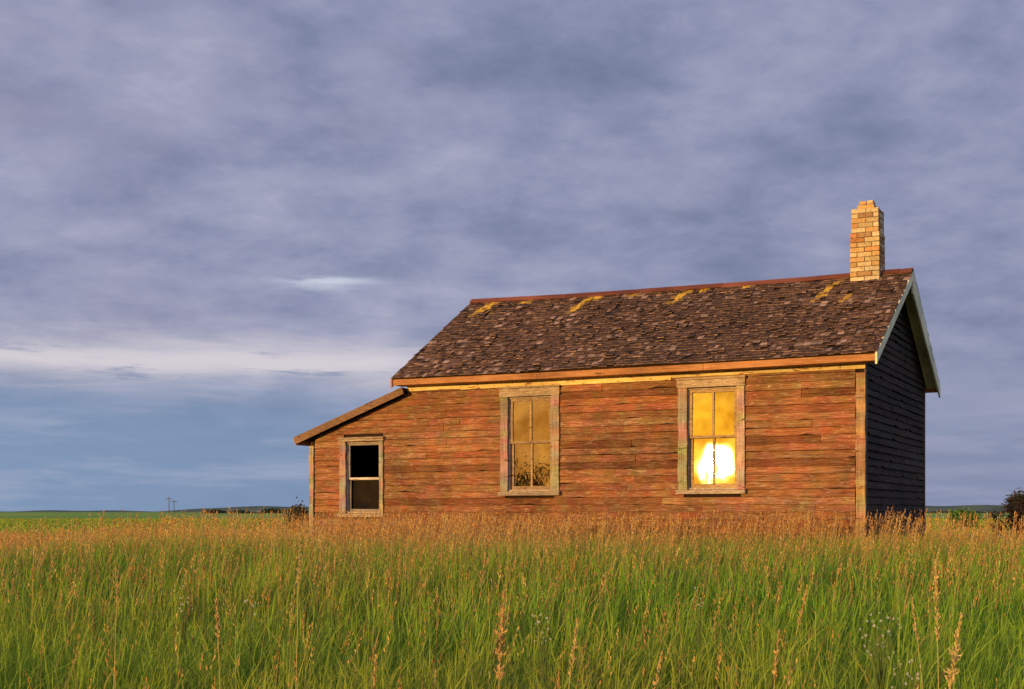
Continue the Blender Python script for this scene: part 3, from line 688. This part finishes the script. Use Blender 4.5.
flower(250, 602, 5.6, .035, 8, 'tiny white wildflower spray left of the tallest seed stalk')
flower(700, 594, 6.2, .04, 9, 'tiny white wildflower spray below the glowing window')
# ---------------------------------------------------------------- shrubs and far things
def shrub(name, px_, d, wd, ht, n, label, cat, cols, leaf, group=None):
    x = (px_-512)/F*d; g = float(H(x, d)); root = empty(name, (x, d, g)); tag(root, label, cat, group)
    ms, mf = MB(), MB(); cl = []
    for k in range(18):
        a = R(0, 6.28); r = R(.05, .5)*wd; tip = Vector((math.cos(a)*r, math.sin(a)*r*.8, ht*R(.7, .95)*(1-.6*(r/wd)**1.5)))
        ms.tube([(0, 0, -.05), tip*.5+Vector((R(-.05, .05), 0, .1*ht)), tip], [.012*ht+.01, .008*ht+.006, .003*ht+.002], 5, (.12, .08, .05)); cl.append(tip)
        cl.append(tip*.65+Vector((R(-.1, .1), R(-.1, .1), 0))*wd)
    for c in cl:
        rad = R(.14, .22)*wd; tone = R(.65, 1.25)
        for k in range(n//len(cl)):
            v = Vector((random.gauss(0, .45), random.gauss(0, .45), random.gauss(0, .4)))*rad; p = c+v
            if p.z < 0.02: p.z = R(.02, .2)
            s = leaf*R(.6, 1.3); u = Vector((R(-1, 1), R(-1, 1), R(-1, 1))).normalized(); q = u.orthogonal().normalized()*.5
            cc = random.choice(cols); mf.face([p-u*s, p+q*s, p+u*s, p-q*s], tuple(min(.8, z_*tone) for z_ in cc))
    ms.build('stem', 'foliage', root); mf.build('foliage', 'foliage', root)
shrub('shrub', 1021, 34, 1.3, 1.55, 5500, 'rust tinged leafy shrub at the right edge of the frame beside the horizon', 'shrub', [(.26, .14, .05), (.14, .15, .04), (.38, .16, .07)], .045)
shrub('shrub', 964, 80, 2.1, 1.05, 1800, 'low rounded green bush between the house and the rust tinged shrub', 'shrub', [(.08, .18, .03), (.12, .22, .03)], .10)
shrub('shrub', 299, 45, 1.2, 1.3, 1500, 'small dark bush just left of the lean-to on the horizon', 'shrub', [(.10, .10, .04), (.14, .10, .04)], .05)
def treeline(pa, pb, d, hpx, n, label, cols):
    mb = MB()
    for k in range(n):
        pxx = R(pa, pb); u = (pxx-pa)/(pb-pa); x = (pxx-512)/F*d; hh = hpx*(.5+.3*math.sin(u*9+1)+.25*math.sin(u*23))*math.sin(math.pi*min(1, max(0, u)))**.4
        z = .9+R(0, 1)**.7*max(.3, hh)*d/F; p = Vector((x, d+R(-6, 6), z)); s = R(.25, .6)
        u_ = Vector((R(-1, 1), R(-1, 1), R(-1, 1))).normalized(); q = u_.orthogonal().normalized()*.7; mb.face([p-u_*s, p+q*s, p+u_*s, p-q*s], random.choice(cols))
    o = mb.build('distant_treeline', 'foliage'); tag(o, label, 'tree line', kind='stuff')
treeline(205, 312, 520, 6, 2200, 'dark low line of far trees on the horizon left of the house', [(.03, .05, .03), (.05, .07, .03)])
treeline(928, 1060, 700, 3.5, 1400, 'thin dark line of far trees on the horizon right of the house', [(.03, .045, .035), (.04, .06, .035)])
for px_, top, lab in ((169, 497, 'left one of two tiny utility poles on the far left horizon'), (174, 500, 'right one of two tiny utility poles on the far left horizon')):
    d = 420; x = (px_-512)/F*d; g = float(H(x, d)); h = EYE-(top-512)/F*d-g
    root = empty('utility_pole', (x, d, g)); tag(root, lab, 'utility pole', 'far utility poles')
    mb = MB(); mb.tube([(0, 0, -.2), (0, 0, h)], [.16, .11], 6); mb.build('pole', 'pole', root)
    mb = MB(); mb.box(-.9, .9, -.12, .12, h-.7, h-.45); mb.build('crossarm', 'pole', root)
# tree behind the photographer, mirrored darkly in the middle window
def tree(tx, ty, hs, label):
    tr = empty('tree', (tx, ty, float(H(tx, ty)))); tag(tr, label, 'tree')
    V_ = lambda a, b, c: Vector((a, b, c))*hs
    mb = MB(); mb.tube([V_(0, 0, -.1), V_(.1, 0, 1.5), V_(0, .1, 3.2), V_(.2, 0, 5)], [.28*hs, .2*hs, .14*hs, .05*hs], 8, (.12, .08, .05))
    tips = []
    for k in range(16):
        a = R(0, 6.28); q = V_(math.cos(a)*R(.3, 2.0), math.sin(a)*R(.3, 2.0), R(1.6, 5.4)); mb.tube([V_(0, 0, R(1.0, 3.0)), q*.6+V_(0, 0, .6), q], [.09*hs, .05*hs, .02*hs], 5, (.12, .08, .05)); tips.append(q)
    mb.build('trunk', 'foliage', tr); mb = MB()
    for q in tips:
        for k in range(150):
            p = q+V_(random.gauss(0, .8), random.gauss(0, .8), random.gauss(0, .6)); s = R(.10, .22)*hs; u = Vector((R(-1, 1), R(-1, 1), R(-1, 1))).normalized(); o = u.orthogonal().normalized()*.6
            if p.z < .3: continue
            mb.face([p-u*s, p+o*s, p+u*s, p-o*s], (.30, .21, .08))
    mb.build('crown', 'thin_leaf', tr)
def mirror_spot(lx, d_):    # a point d_ metres out along the reflected line of sight from a window at local x = lx
    wx_, wy_ = HX+lx*ca_, HY-lx*sa_; v = Vector((wx_, wy_)).normalized(); nn = Vector((-sa_, -ca_)); r = v-2*v.dot(nn)*nn
    return wx_+r.x*d_, wy_+r.y*d_
a_, b_ = mirror_spot(-5.10, 95); tree(a_, b_, 1.1, 'autumn coloured tree far behind the camera, mirrored low in the middle window')
